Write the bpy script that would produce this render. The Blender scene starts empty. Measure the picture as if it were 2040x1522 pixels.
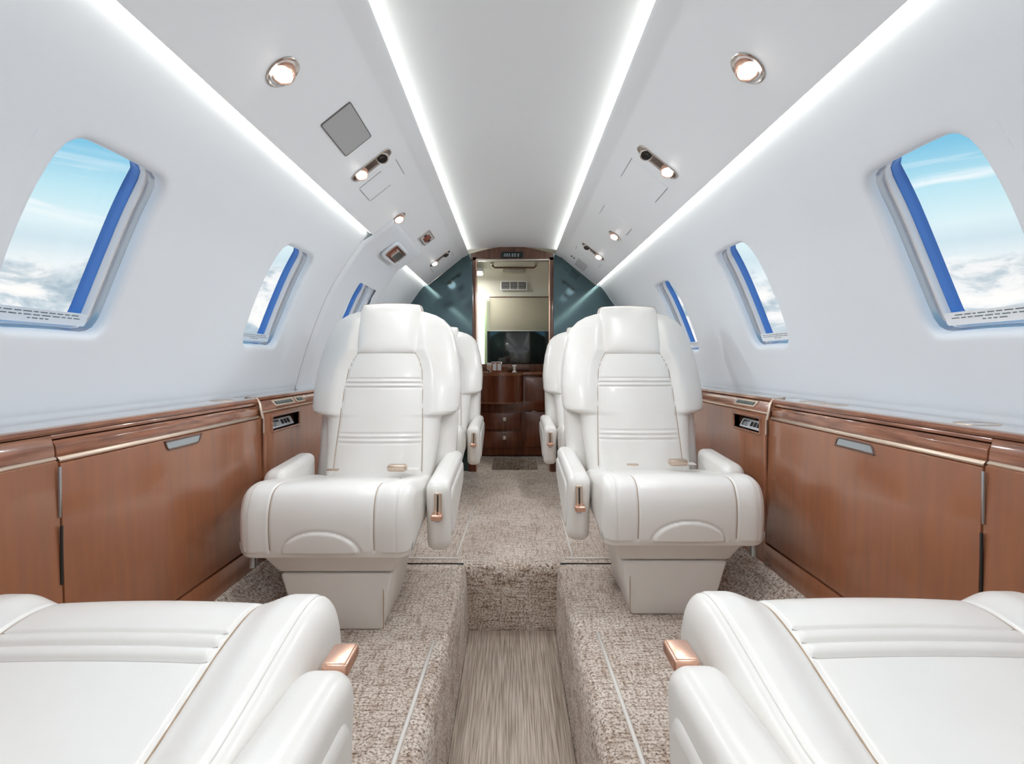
import bpy, bmesh, math, random
from mathutils import Vector, Matrix
random.seed(7)
S = bpy.context.scene
COL = S.collection
EZ = 0.79                                   # eye height above the raised carpet ledges
YF = 3.84                                   # forward partition
YB = -1.7                                   # aft end of cabin
# ---------------------------------------------------------------- camera, world, exposure
cam = bpy.data.cameras.new('camera'); camo = bpy.data.objects.new('camera', cam); COL.objects.link(camo)
camo.location = (0, 0, EZ); camo.rotation_euler = (math.pi/2, 0, 0)
cam.sensor_width = 36; cam.lens = 1050/2040*36; cam.shift_y = -39/2040; cam.clip_start = .02
S.camera = camo
S.view_settings.view_transform = 'Standard'; S.view_settings.look = 'None'
S.view_settings.exposure = 0.20; S.view_settings.gamma = 1; S.view_settings.use_curve_mapping = False
S.cycles.use_denoising = True
S.cycles.max_bounces = 10; S.cycles.diffuse_bounces = 7
LED = 17.0
LAMP_W = 11.0
WORLD = 1.0

def build_world():
    w = bpy.data.worlds.new('sky'); S.world = w; w.use_nodes = True
    N = w.node_tree.nodes; L = w.node_tree.links; N.clear()
    out = N.new('ShaderNodeOutputWorld'); bg = N.new('ShaderNodeBackground'); bg.inputs[1].default_value = WORLD
    tc = N.new('ShaderNodeTexCoord'); sp = N.new('ShaderNodeSeparateXYZ'); L.new(tc.outputs['Generated'], sp.inputs[0])
    def ramp(stops, src):
        r = N.new('ShaderNodeValToRGB'); e = r.color_ramp.elements
        e[0].position, e[0].color = stops[0][0], (*stops[0][1], 1)
        e[1].position, e[1].color = stops[-1][0], (*stops[-1][1], 1)
        for p, c in stops[1:-1]:
            x = e.new(p); x.color = (*c, 1)
        L.new(src, r.inputs[0]); return r.outputs[0]
    def noise(scale, vs, det=8, rough=.55, dist=0, loc=(0, 0, 0)):
        m = N.new('ShaderNodeMapping'); m.inputs['Scale'].default_value = vs; m.inputs['Location'].default_value = loc
        L.new(tc.outputs['Generated'], m.inputs[0])
        n = N.new('ShaderNodeTexNoise'); n.inputs['Scale'].default_value = scale; n.inputs['Detail'].default_value = det
        n.inputs['Roughness'].default_value = rough; n.inputs['Distortion'].default_value = dist
        L.new(m.outputs[0], n.inputs['Vector']); return n.outputs[0]
    def mix(f, a, b):
        m = N.new('ShaderNodeMix'); m.data_type = 'RGBA'; L.new(f, m.inputs[0]); L.new(a, m.inputs[6]); L.new(b, m.inputs[7]); return m.outputs[2]
    def g(v): return (v, v, v)
    sky = ramp([(0, (.70, .76, .79)), (.14, (.78, .84, .86)), (.175, (.58, .72, .78)), (.20, (.66, .81, .85)), (.25, (.47, .73, .82)), (.31, (.20, .52, .72)), (.6, (.10, .32, .58))], sp.outputs[2])
    wisp = ramp([(.52, g(0)), (.66, g(.85))], noise(2.2, (1.2, 1.2, 14), 6, .6, .5, (3, 1, 0)))
    wm = ramp([(.19, g(0)), (.22, g(1)), (.27, g(.9)), (.31, g(0))], sp.outputs[2])
    mm = N.new('ShaderNodeMath'); mm.operation = 'MULTIPLY'; L.new(wisp, mm.inputs[0]); L.new(wm, mm.inputs[1])
    white = N.new('ShaderNodeRGB'); white.outputs[0].default_value = (.86, .90, .92, 1)
    c1 = mix(mm.outputs[0], sky, white.outputs[0])
    cl = ramp([(.38, (.34, .44, .52)), (.47, (.54, .62, .67)), (.52, (.80, .82, .83)), (.60, (.90, .90, .88))], noise(10, (1, 1, 2.0), 10, .58, .5, (1.7, .3, 0)))
    # cloud tops end in a ragged line just under the haze
    rag = noise(5, (1, 1, 1.5), 7, .6, 0, (.4, 2, 5))
    ad = N.new('ShaderNodeMath'); ad.operation = 'MULTIPLY_ADD'; L.new(rag, ad.inputs[0]); ad.inputs[1].default_value = -.16
    L.new(sp.outputs[2], ad.inputs[2])
    cm = ramp([(.062, g(1)), (.078, g(.0))], ad.outputs[0])
    c2 = mix(cm, c1, cl)
    L.new(c2, bg.inputs[0]); L.new(bg.outputs[0], out.inputs[0])
build_world()

# ---------------------------------------------------------------- materials
def mat(name, col, rough=.5, metal=0, bump=None, var=None, coat=0, emit=None, trans=None, spec=.5, sheen=0):
    """bump=(scale, strength, distance[, stretch]); var=(colour2, scale, stretch, lo, hi)"""
    m = bpy.data.materials.new(name); m.use_nodes = True
    N = m.node_tree.nodes; L = m.node_tree.links; b = N['Principled BSDF']
    b.inputs['Base Color'].default_value = (*col, 1); b.inputs['Roughness'].default_value = rough
    b.inputs['Metallic'].default_value = metal; b.inputs['Coat Weight'].default_value = coat; b.inputs['Coat Roughness'].default_value = .08
    b.inputs['Specular IOR Level'].default_value = spec
    if sheen: b.inputs['Sheen Weight'].default_value = sheen
    if emit:
        b.inputs['Emission Color'].default_value = (*emit[0], 1); b.inputs['Emission Strength'].default_value = emit[1]
    tc = N.new('ShaderNodeTexCoord')
    def ns(scale, stretch, det=6):
        mp = N.new('ShaderNodeMapping'); mp.inputs['Scale'].default_value = stretch; L.new(tc.outputs['Object'], mp.inputs[0])
        n = N.new('ShaderNodeTexNoise'); n.inputs['Scale'].default_value = scale; n.inputs['Detail'].default_value = det
        L.new(mp.outputs[0], n.inputs['Vector']); return n.outputs[0]
    if var:
        r = N.new('ShaderNodeValToRGB'); r.color_ramp.elements[0].position = var[3]; r.color_ramp.elements[1].position = var[4]
        r.color_ramp.elements[0].color = (*var[0], 1); r.color_ramp.elements[1].color = (*col, 1)
        L.new(ns(var[1], var[2]), r.inputs[0]); L.new(r.outputs[0], b.inputs['Base Color'])
    if bump:
        bp = N.new('ShaderNodeBump'); bp.inputs['Strength'].default_value = bump[1]; bp.inputs['Distance'].default_value = bump[2]
        L.new(ns(bump[0], bump[3] if len(bump) > 3 else (1, 1, 1)), bp.inputs['Height']); L.new(bp.outputs[0], b.inputs['Normal'])
    return m
M = {}
M['wall'] = mat('white_wall_panel', (.80, .85, .91), .42, bump=(3, .03, .01))
M['ceil'] = mat('white_headliner', (.87, .905, .94), .5)
M['leather'] = mat('ivory_leather', (.805, .785, .75), .32, bump=(160, .12, .0012), var=((.775, .75, .71), 5, (1, 1, 1), .35, .6), coat=.12)
M['seam'] = mat('tan_seam_line', (.42, .30, .20), .7)  # colour of the thin tan lines run along the seat seams
M['piping'] = mat('ivory_piping', (.74, .71, .66), .45)
M['stitch'] = mat('grey_beige_thread', (.50, .47, .44), .7)
M['wood'] = mat('red_brown_veneer', (.335, .125, .056), .27, var=((.275, .110, .057), 8, (3, 6, .6), .3, .7), coat=.5, bump=(40, .03, .001, (6, 1, 6)))
M['woodh'] = mat('red_brown_veneer_rail', (.34, .13, .065), .22, var=((.19, .065, .03), 13, (6, .8, 7), .35, .65), coat=.8)
M['wooddark'] = mat('dark_walnut_veneer', (.15, .065, .035), .3, var=((.08, .03, .017), 9, (5, 1, 1), .35, .65), coat=.5)
M['woodcab'] = mat('mahogany_veneer', (.20, .052, .020), .25, var=((.12, .028, .011), 7, (5, 1, .6), .35, .65), coat=.5)
M['gold'] = mat('champagne_metal', (.66, .53, .43), .32, 1)
M['copper'] = mat('satin_copper', (.78, .48, .36), .28, 1)
M['chrome'] = mat('brushed_nickel', (.55, .50, .46), .22, 1)
M['steel'] = mat('satin_steel', (.50, .56, .60), .3, 1)
M['black'] = mat('black_gap', (.012, .011, .01), .6)
M['grey'] = mat('grey_speaker_fabric', (.42, .43, .435), .7, bump=(400, .3, .001))
M['greyline'] = mat('panel_gap_grey', (.16, .15, .15), .7)
M['greylight'] = mat('light_grey_plastic', (.60, .60, .62), .4)
M['reveal'] = mat('satin_grey_window_reveal', (.52, .53, .56), .22, .55)
M['white'] = mat('white_plastic', (.88, .89, .91), .3)
M['blue'] = mat('blue_window_seal', (.07, .24, .68), .25, coat=.3)
M['placard'] = mat('pale_blue_placard', (.72, .80, .90), .3)
M['placardw'] = mat('white_placard', (.88, .90, .93), .3)
M['ink'] = mat('placard_ink', (.10, .16, .18), .6)
M['teal'] = mat('teal_tinted_mirror', (.115, .175, .19), .09, 1)
M['tv'] = mat('dark_screen_glass', (.012, .018, .018), .08, 0, coat=1)
M['vest'] = mat('beige_vestibule_liner', (.72, .72, .64), .45)
M['shade'] = mat('beige_pleated_shade', (.47, .45, .35), .7)
M['display'] = mat('dark_display', (.015, .025, .025), .15)
M['amber'] = mat('amber_brown_lens', (.30, .07, .03), .2, coat=.6)
M['led'] = mat('warm_white_led', (1, 1, 1), .5, emit=((1.0, .95, .80), LED*.48))
M['led_soft'] = mat('soft_warm_white_led', (1, 1, 1), .5, emit=((1.0, .955, .83), LED*.24))
M['lamp'] = mat('downlight_lens', (1, 1, 1), .5, emit=((1.0, .93, .86), 14))
M['daylight'] = mat('bright_daylit_pane', (1, 1, 1), .5, emit=((.95, 1.0, .92), .95))
M['green'] = mat('pale_green_blind', (.55, .78, .45), .6)
M['ledge_sheen'] = mat('painted_ledge_sheen', (.52, .51, .51), .12, coat=1)  # pale colour stands in for the wall's reflection on the wood ledge

def glass():
    m = bpy.data.materials.new('window_glass'); m.use_nodes = True; N = m.node_tree.nodes; L = m.node_tree.links; N.clear()
    o = N.new('ShaderNodeOutputMaterial'); t = N.new('ShaderNodeBsdfTransparent'); g = N.new('ShaderNodeBsdfGlossy'); g.inputs['Roughness'].default_value = .02
    mx = N.new('ShaderNodeMixShader'); mx.inputs[0].default_value = .02
    L.new(t.outputs[0], mx.inputs[1]); L.new(g.outputs[0], mx.inputs[2]); L.new(mx.outputs[0], o.inputs[0]); return m
M['glass'] = glass()

def carpet():
    m = bpy.data.materials.new('beige_flecked_carpet'); m.use_nodes = True; N = m.node_tree.nodes; L = m.node_tree.links; b = N['Principled BSDF']
    b.inputs['Roughness'].default_value = .95; b.inputs['Specular IOR Level'].default_value = .1; b.inputs['Sheen Weight'].default_value = .3
    tc = N.new('ShaderNodeTexCoord')
    def ns(scale, st, det=4, rough=.6):
        mp = N.new('ShaderNodeMapping'); mp.inputs['Scale'].default_value = st; L.new(tc.outputs['Object'], mp.inputs[0])
        n = N.new('ShaderNodeTexNoise'); n.inputs['Scale'].default_value = scale; n.inputs['Detail'].default_value = det; n.inputs['Roughness'].default_value = rough
        L.new(mp.outputs[0], n.inputs['Vector']); return n.outputs[0]
    def ramp(src, stops):
        r = N.new('ShaderNodeValToRGB'); e = r.color_ramp.elements; e[0].position, e[0].color = stops[0][0], (*stops[0][1], 1); e[1].position, e[1].color = stops[1][0], (*stops[1][1], 1)
        L.new(src, r.inputs[0]); return r.outputs[0]
    def mult(a, b_):
        x = N.new('ShaderNodeMix'); x.data_type = 'RGBA'; x.blend_type = 'MULTIPLY'; x.inputs[0].default_value = 1; L.new(a, x.inputs[6]); L.new(b_, x.inputs[7]); return x.outputs[2]
    fine = ns(150, (1, 1.0, 1), 3, .7)
    a = ramp(fine, [(.37, (.24, .155, .105)), (.53, (.93, .84, .75))])
    dash = ramp(ns(26, (.55, 5.0, 5.0), 4, .65), [(.36, (.58, .49, .42)), (.50, (1, 1, 1))])
    vert = ramp(ns(22, (4.5, .55, 1), 3, .6), [(.36, (.70, .62, .56)), (.50, (1, 1, 1))])
    big = ramp(ns(3.5, (1, 1, 1), 3), [(.3, (.82, .77, .73)), (.65, (1, 1, 1))])
    L.new(mult(mult(mult(a, dash), vert), big), b.inputs['Base Color'])
    bp = N.new('ShaderNodeBump'); bp.inputs['Strength'].default_value = .9; bp.inputs['Distance'].default_value = .006
    ad = N.new('ShaderNodeMath'); ad.operation = 'ADD'; L.new(fine, ad.inputs[0]); L.new(ns(26, (.55, 5.0, 5.0)), ad.inputs[1])
    L.new(ad.outputs[0], bp.inputs['Height']); L.new(bp.outputs[0], b.inputs['Normal']); return m
M['carpet'] = carpet()
M['runner'] = mat('woven_vinyl_runner', (.66, .57, .48), .45, var=((.33, .265, .205), 36, (7, .16, 1), .36, .62), bump=(300, .25, .001, (1.5, .4, 1)))

# ---------------------------------------------------------------- mesh helpers
def tag(o, label=None, cat=None, group=None, kind=None):
    if label: o['label'] = label
    if cat: o['category'] = cat
    if group: o['group'] = group
    if kind: o['kind'] = kind
    return o
def mesh(name, verts, faces, m, parent=None, smooth=True, fixn=True, angle=None):
    me = bpy.data.meshes.new(name); me.from_pydata([tuple(v) for v in verts], [], faces)
    bm = bmesh.new(); bm.from_mesh(me)
    if fixn: bmesh.ops.recalc_face_normals(bm, faces=bm.faces)
    if smooth:
        for f in bm.faces: f.smooth = True
        if angle:
            for e in bm.edges:
                if len(e.link_faces) == 2 and e.calc_face_angle(0) > math.radians(angle): e.smooth = False
    bm.to_mesh(me); bm.free()
    for pg in me.polygons:
        if len(pg.vertices) > 8: pg.use_smooth = False
    me.materials.append(m)
    o = bpy.data.objects.new(name, me); COL.objects.link(o); o.parent = parent
    return o
def bobj(name, bm, m, parent=None, smooth=True, angle=35):
    v = [x.co.copy() for x in bm.verts]; bm.verts.index_update()
    f = [[q.index for q in x.verts] for x in bm.faces]; bm.free()
    return mesh(name, v, f, m, parent, smooth, True, angle)
def empty(name, loc=(0, 0, 0), rz=0, mtx=None):
    o = bpy.data.objects.new(name, None); COL.objects.link(o); o.empty_display_size = .1
    if mtx is not None: o.matrix_world = mtx
    else: o.location = loc; o.rotation_euler = (0, 0, rz)
    return o
def bbox(bm, c, s, bev=0, seg=2, rot=None):
    """add a bevelled box centred at c with size s"""
    t = bmesh.new(); bmesh.ops.create_cube(t, size=1)
    for v in t.verts: v.co = Vector((v.co.x*s[0], v.co.y*s[1], v.co.z*s[2]))
    if bev: bmesh.ops.bevel(t, geom=t.edges[:], offset=bev, segments=seg, profile=.5, affect='EDGES')
    mt = Matrix.Translation(Vector(c))
    if rot is not None: mt = mt @ rot.to_4x4()
    add(bm, t, mt)
def add(bm, t, mt=None):
    t.verts.index_update(); nv = []
    for v in t.verts: nv.append(bm.verts.new(mt @ v.co if mt is not None else v.co))
    for f in t.faces:
        try: bm.faces.new([nv[q.index] for q in f.verts])
        except ValueError: pass
    t.free()
def box(name, c, s, m, parent=None, bev=.002, seg=2, rot=None):
    bm = bmesh.new(); bbox(bm, c, s, bev, seg, rot); return bobj(name, bm, m, parent)
def prism(name, sec, y0, y1, m, parent=None, side=1, bev=0, axis='y'):
    """section [(x,z)] extruded along y; side mirrors x"""
    bm = bmesh.new()
    a = [bm.verts.new((side*x, y0, z)) for x, z in sec]; b = [bm.verts.new((side*x, y1, z)) for x, z in sec]
    n = len(sec)
    for i in range(n): bm.faces.new([a[i], a[(i+1) % n], b[(i+1) % n], b[i]])
    bm.faces.new(a); bm.faces.new(b[::-1])
    if bev: bmesh.ops.bevel(bm, geom=bm.edges[:], offset=bev, segments=2, profile=.5, affect='EDGES')
    return bobj(name, bm, m, parent)
def tube(name, pts, r, m, parent=None, n=8, closed=False):
    pts = [Vector(p) for p in pts]; V = []; F = []; N = len(pts)
    up = Vector((0, 0, 1)); prev = None
    for i, p in enumerate(pts):
        a = pts[(i-1) % N] if closed or i else p; b = pts[(i+1) % N] if closed or i < N-1 else p
        d = (b-a).normalized()
        u = prev if prev is not None else (up if abs(d.z) < .9 else Vector((1, 0, 0)))
        x = (u - d*u.dot(d)).normalized(); y = d.cross(x); prev = x
        for k in range(n):
            t = 2*math.pi*k/n; V.append(p + (x*math.cos(t) + y*math.sin(t))*r)
    for i in range(N if closed else N-1):
        for k in range(n):
            j = (i+1) % N; F.append([i*n+k, i*n+(k+1) % n, j*n+(k+1) % n, j*n+k])
    if not closed: F.append(list(range(n))); F.append([(N-1)*n+k for k in range(n)][::-1])
    return mesh(name, V, F, m, parent)
def lathe(name, prof, m, parent=None, n=40, mt=None, sx=1, sy=1):
    """prof [(r,z)]"""
    V = []; F = []; K = len(prof)
    for i in range(n):
        t = 2*math.pi*i/n
        for r, z in prof:
            v = Vector((sx*r*math.cos(t), sy*r*math.sin(t), z)); V.append(mt @ v if mt is not None else v)
    for i in range(n):
        for k in range(K-1):
            j = (i+1) % n; F.append([i*K+k, j*K+k, j*K+k+1, i*K+k+1])
    if prof[0][0] > 1e-5 and False: pass
    o = mesh(name, V, F, m, parent, angle=40)
    bm = bmesh.new(); bm.from_mesh(o.data); bmesh.ops.remove_doubles(bm, verts=bm.verts, dist=1e-6); bm.to_mesh(o.data); bm.free()
    return o
def catmull(P, n, closed=True):
    out = []; K = len(P)
    for i in range(K if closed else K-1):
        if closed: p = [P[(i-1) % K], P[i], P[(i+1) % K], P[(i+2) % K]]
        else: p = [P[max(i-1, 0)], P[i], P[i+1], P[min(i+2, K-1)]]
        for j in range(n):
            t = j/n
            out.append(tuple(.5*((2*p[1][c]) + (-p[0][c]+p[2][c])*t + (2*p[0][c]-5*p[1][c]+4*p[2][c]-p[3][c])*t*t + (-p[0][c]+3*p[1][c]-3*p[2][c]+p[3][c])*t**3) for c in range(len(P[0]))))
    if not closed: out.append(tuple(P[-1]))
    return out
def resample(P, n, closed=True):
    Q = [Vector((*p, 0)) if len(p) == 2 else Vector(p) for p in P]
    if closed: Q = Q + [Q[0]]
    L = [0]
    for a, b in zip(Q, Q[1:]): L.append(L[-1] + (b-a).length)
    out = []; k = 0; m = n if closed else n-1
    for i in range(n):
        t = L[-1]*i/m
        while k < len(L)-2 and L[k+1] < t: k += 1
        f = (t-L[k])/max(L[k+1]-L[k], 1e-9); q = Q[k].lerp(Q[k+1], min(f, 1)); out.append(tuple(q)[:len(P[0])])
    return out
def normals2(P):
    K = len(P); out = []
    area = sum(P[i][0]*P[(i+1) % K][1]-P[(i+1) % K][0]*P[i][1] for i in range(K))
    s = 1 if area > 0 else -1
    for i in range(K):
        a, b = P[(i-1) % K], P[(i+1) % K]; dx, dy = b[0]-a[0], b[1]-a[1]; l = math.hypot(dx, dy) or 1
        out.append((s*dy/l, -s*dx/l))
    return out
def sm(e0, e1, x):
    t = min(max((x-e0)/(e1-e0), 0), 1); return t*t*(3-2*t)
def gs(x, w): return math.exp(-(x/w)**2)
def rounded(pts, r, n=6):
    """polygon with rounded corners; r a number or list"""
    out = []; K = len(pts)
    for i in range(K):
        ri = r[i] if isinstance(r, (list, tuple)) else r
        p = Vector(pts[i]); a = Vector(pts[i-1]); b = Vector(pts[(i+1) % K])
        da, db = (a-p), (b-p); ri = min(ri, da.length*.49, db.length*.49)
        if ri <= 0: out.append(tuple(p)); continue
        s, e = p+da.normalized()*ri, p+db.normalized()*ri
        for j in range(n+1):
            t = j/n; q = s.lerp(p, t).lerp(p.lerp(e, t), t); out.append(tuple(q))
    return out
def slab(name, prof, x0, x1, r, m, parent=None, p=2.2, nx=40, disp=None, side=1, xf=None, ne=9):
    """closed (y,z) profile swept along x with softly rounded ends"""
    nr = normals2(prof); K = len(prof); xm, hw = (x0+x1)/2, (x1-x0)/2
    xs = []
    e = min(r, hw*.98)
    for i in range(ne): xs.append(-hw + e*(1-math.cos(math.pi/2*i/ne)))
    for i in range(nx+1): xs.append(-hw+e + (2*hw-2*e)*i/nx)
    for i in range(ne): xs.append(hw - e*(1-math.cos(math.pi/2*(ne-1-i)/ne)))
    V = []; F = []
    for x in xs:
        d = max(0, (abs(x)-(hw-e))/e); ins = r*(1-max(0, 1-d**p)**(1/p))
        for (y, z), (ny, nz) in zip(prof, nr):
            k = -ins + (disp(x+xm, y, z, ny, nz) if disp else 0)*(1-d**3)
            v = Vector((side*(x+xm), y+ny*k, z+nz*k)); V.append(xf(v) if xf else v)
    R = len(xs)
    for i in range(R-1):
        for j in range(K):
            q = (j+1) % K; F.append([i*K+j, i*K+q, (i+1)*K+q, (i+1)*K+j])
    for ring, sg in ((0, -1), (R-1, 1)):            # softly domed end caps
        base = V[ring*K:(ring+1)*K]; cy = sum(v.y for v in base)/K; cz = sum(v.z for v in base)/K; prev = ring*K
        for f, o_ in ((.7, .08), (.4, .12), (.12, .14)):
            b0 = len(V)
            for v in base: V.append(Vector((v.x+side*sg*o_*min(r, .03), cy+(v.y-cy)*f, cz+(v.z-cz)*f)))
            for j in range(K): F.append([prev+j, prev+(j+1) % K, b0+(j+1) % K, b0+j])
            prev = b0
        F.append([prev+j for j in range(K)])
    return mesh(name, V, F, m, parent)
def shift(mt, *pts): return [mt @ Vector(p) for p in pts]
def plate(name, outline, h, m, parent=None, bev=.0015, z0=0, mt=None):
    """2d outline in local xy, thickness h upward from z0, softened top edge"""
    bm = bmesh.new(); nr = normals2(outline); K = len(outline)
    lv = [(0, z0), (0, z0+h-bev), (-bev*.4, z0+h-bev*.35), (-bev*1.1, z0+h)]
    R = []
    for ins, z in lv: R.append([bm.verts.new((x+nx*ins, y+ny*ins, z)) for (x, y), (nx, ny) in zip(outline, nr)])
    for a, b in zip(R, R[1:]):
        for j in range(K): bm.faces.new([a[j], a[(j+1) % K], b[(j+1) % K], b[j]])
    bm.faces.new(R[0]); bm.faces.new(R[-1])
    if mt is not None:
        for v in bm.verts: v.co = mt @ v.co
    return bobj(name, bm, m, parent, angle=50)
def rrect(w, h, r, n=5): return rounded([(-w/2, -h/2), (w/2, -h/2), (w/2, h/2), (-w/2, h/2)], r, n)
def ringplate(name, outline, win, h, m, parent=None, mt=None):
    """frame: outline minus the same outline inset by win"""
    bm = bmesh.new(); nr = normals2(outline); K = len(outline)
    lv = [(0, 0), (-.1*win, h*.8), (-.3*win, h), (-.8*win, h), (-win, h*.7), (-win, 0)]
    R = [[bm.verts.new((x+nx*i, y+ny*i, z)) for (x, y), (nx, ny) in zip(outline, nr)] for i, z in lv]
    for a, b in zip(R, R[1:]+R[:1]):
        for j in range(K): bm.faces.new([a[j], a[(j+1) % K], b[(j+1) % K], b[j]])
    if mt is not None:
        for v in bm.verts: v.co = mt @ v.co
    return bobj(name, bm, m, parent, angle=60)

# ---------------------------------------------------------------- cabin shell
P0 = (.615, .562); P1 = (.367, .76)
WP = [(.640, .560), (.679, .512), (.738, .427), (.80, .325), (.85, .215), (.893, .10), (.925, 0), (.95, -.09), (.958, -.13), (.965, -.30), (.965, -.79)]
WC = catmull(WP, 8, False)
def wx(Z):
    for a, b in zip(WC, WC[1:]):
        if a[1] >= Z >= b[1]:
            t = (a[1]-Z)/max(a[1]-b[1], 1e-9); return a[0]+(b[0]-a[0])*t
    return WC[-1][0] if Z < 0 else WC[0][0]
def wn(Z):
    a, b = wx(Z+.01), wx(Z-.01); n = Vector((.02, 0, (a-b)*-1)); n = Vector((.02, 0, b-a)); return n.normalized()
def wpt(side, y, Z, d=0):
    n = wn(Z); return Vector((side*(wx(Z)+n.x*d), y, EZ+Z+n.z*d))
WIN = {-1: [-.685, .172, 1.029, 1.886, 2.743], 1: [-.65, .18, 1.008, 1.838, 2.668]}  # leading pair on each side is out of view, added for daylight
HWN, HZN, ZC = .137, .171, .222
def _outline():
    P = rounded([(-.114, .170), (.136, .174), (.138, -.165), (-.112, -.168)], [.040, .034, .040, .05], 10)
    P = resample([(y - .010*(1-(z/.172)**2)*(1 if y < 0 else -1.0), z + .004*(1-(y/.14)**2)) for y, z in resample(P, 400)], 400)
    n = 72; out = []
    nr = normals2(P)
    for k in range(n):
        t = 2*math.pi*(k+.5)/n; c, s_ = math.cos(t)*.137, math.sin(t)*.171
        best = min(range(400), key=lambda q: abs(math.remainder(math.atan2(P[q][1]/.171, P[q][0]/.137)-math.atan2(s_/.171, c/.137), 2*math.pi)))
        out.append((P[best], nr[best]))
    return out
_WO = None
def wout(k, f=1.0, grow=0.0, n=72):
    """outline point k in (y, z); positive grow offsets outward, negative steps inward (mostly on the far side and the sill)"""
    global _WO
    if _WO is None: _WO = _outline()
    (y, z), (ny, nz) = _WO[k % n]
    if grow < 0: grow *= .12 + .88*max(0, ny)**1.5 + .35*max(0, -nz)**2
    return y*f+ny*grow, z*f+nz*grow
def build_wall(side):
    V = []; F = []
    ys_edges = set([YB, YF]); RW, RZ = .175, .215
    for c in WIN[side]: ys_edges |= {c-RW, c+RW}
    ye = sorted(ys_edges); ys = []
    for a, b in zip(ye, ye[1:]):
        n = max(1, int((b-a)/.06)); ys += [a+(b-a)*i/n for i in range(n)]
    ys.append(ye[-1])
    zs = [z for _, z in WC]; top, bot = ZC+RZ, ZC-RZ
    zs = sorted([z for z in zs if abs(z-top) > .012 and abs(z-bot) > .012] + [top, bot], reverse=True)
    idx = {}
    for i, y in enumerate(ys):
        for j, z in enumerate(zs): idx[i, j] = len(V); V.append(wpt(side, y, z))
    for i in range(len(ys)-1):
        ym = (ys[i]+ys[i+1])/2
        inw = any(abs(ym-c) < RW for c in WIN[side])
        for j in range(len(zs)-1):
            zm = (zs[j]+zs[j+1])/2
            if inw and abs(zm-ZC) < RZ: continue
            F.append([idx[i, j], idx[i+1, j], idx[i+1, j+1], idx[i, j+1]])
    # ring around each opening, then a rounded lip turning outward
    n = 72
    for c in WIN[side]:
        rings = []
        def rectp(k):
            y, z = wout(k); t = max(abs(y)/RW, abs(z)/RZ); return y/t, z/t
        rings.append([(*rectp(k), 0) for k in range(n)])
        for fr in (.35, .7): rings.append([tuple(rectp(k)[q]*(1-fr)+wout(k, grow=.016)[q]*fr for q in (0, 1))+(0,) for k in range(n)])
        for g, d in ((.016, 0), (.010, .001), (.005, .004), (.0015, .009), (0, .016), (0, .024)):
            rings.append([(*wout(k, grow=g), d) for k in range(n)])
        base = []
        for R in rings:
            base.append(len(V)); V += [wpt(side, c+y, ZC+z, d) for y, z, d in R]
        for a, b in zip(base, base[1:]):
            for k in range(n): F.append([a+k, a+(k+1) % n, b+(k+1) % n, b+k])
        # corner fillers
        for sy in (-1, 1):
            for sz in (-1, 1):
                best = sorted(range(n), key=lambda k: (rings[0][k][0]-sy*RW)**2+(rings[0][k][1]-sz*RZ)**2)[:2]
                ci = len(V); V.append(wpt(side, c+sy*RW, ZC+sz*RZ)); F.append([ci, base[0]+best[0], base[0]+best[1]])
    o = mesh('wall_left' if side < 0 else 'wall_right', V, F, M['wall'])
    # orient every face to the cabin
    bm = bmesh.new(); bm.from_mesh(o.data); bmesh.ops.remove_doubles(bm, verts=bm.verts, dist=1e-5)
    for f in bm.faces:
        if f.normal.dot(Vector((-side, 0, 0))) < -.05 and False: f.normal_flip()
    bm.to_mesh(o.data); bm.free()
    tag(o, kind='structure')
build_wall(-1); build_wall(1)

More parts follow.
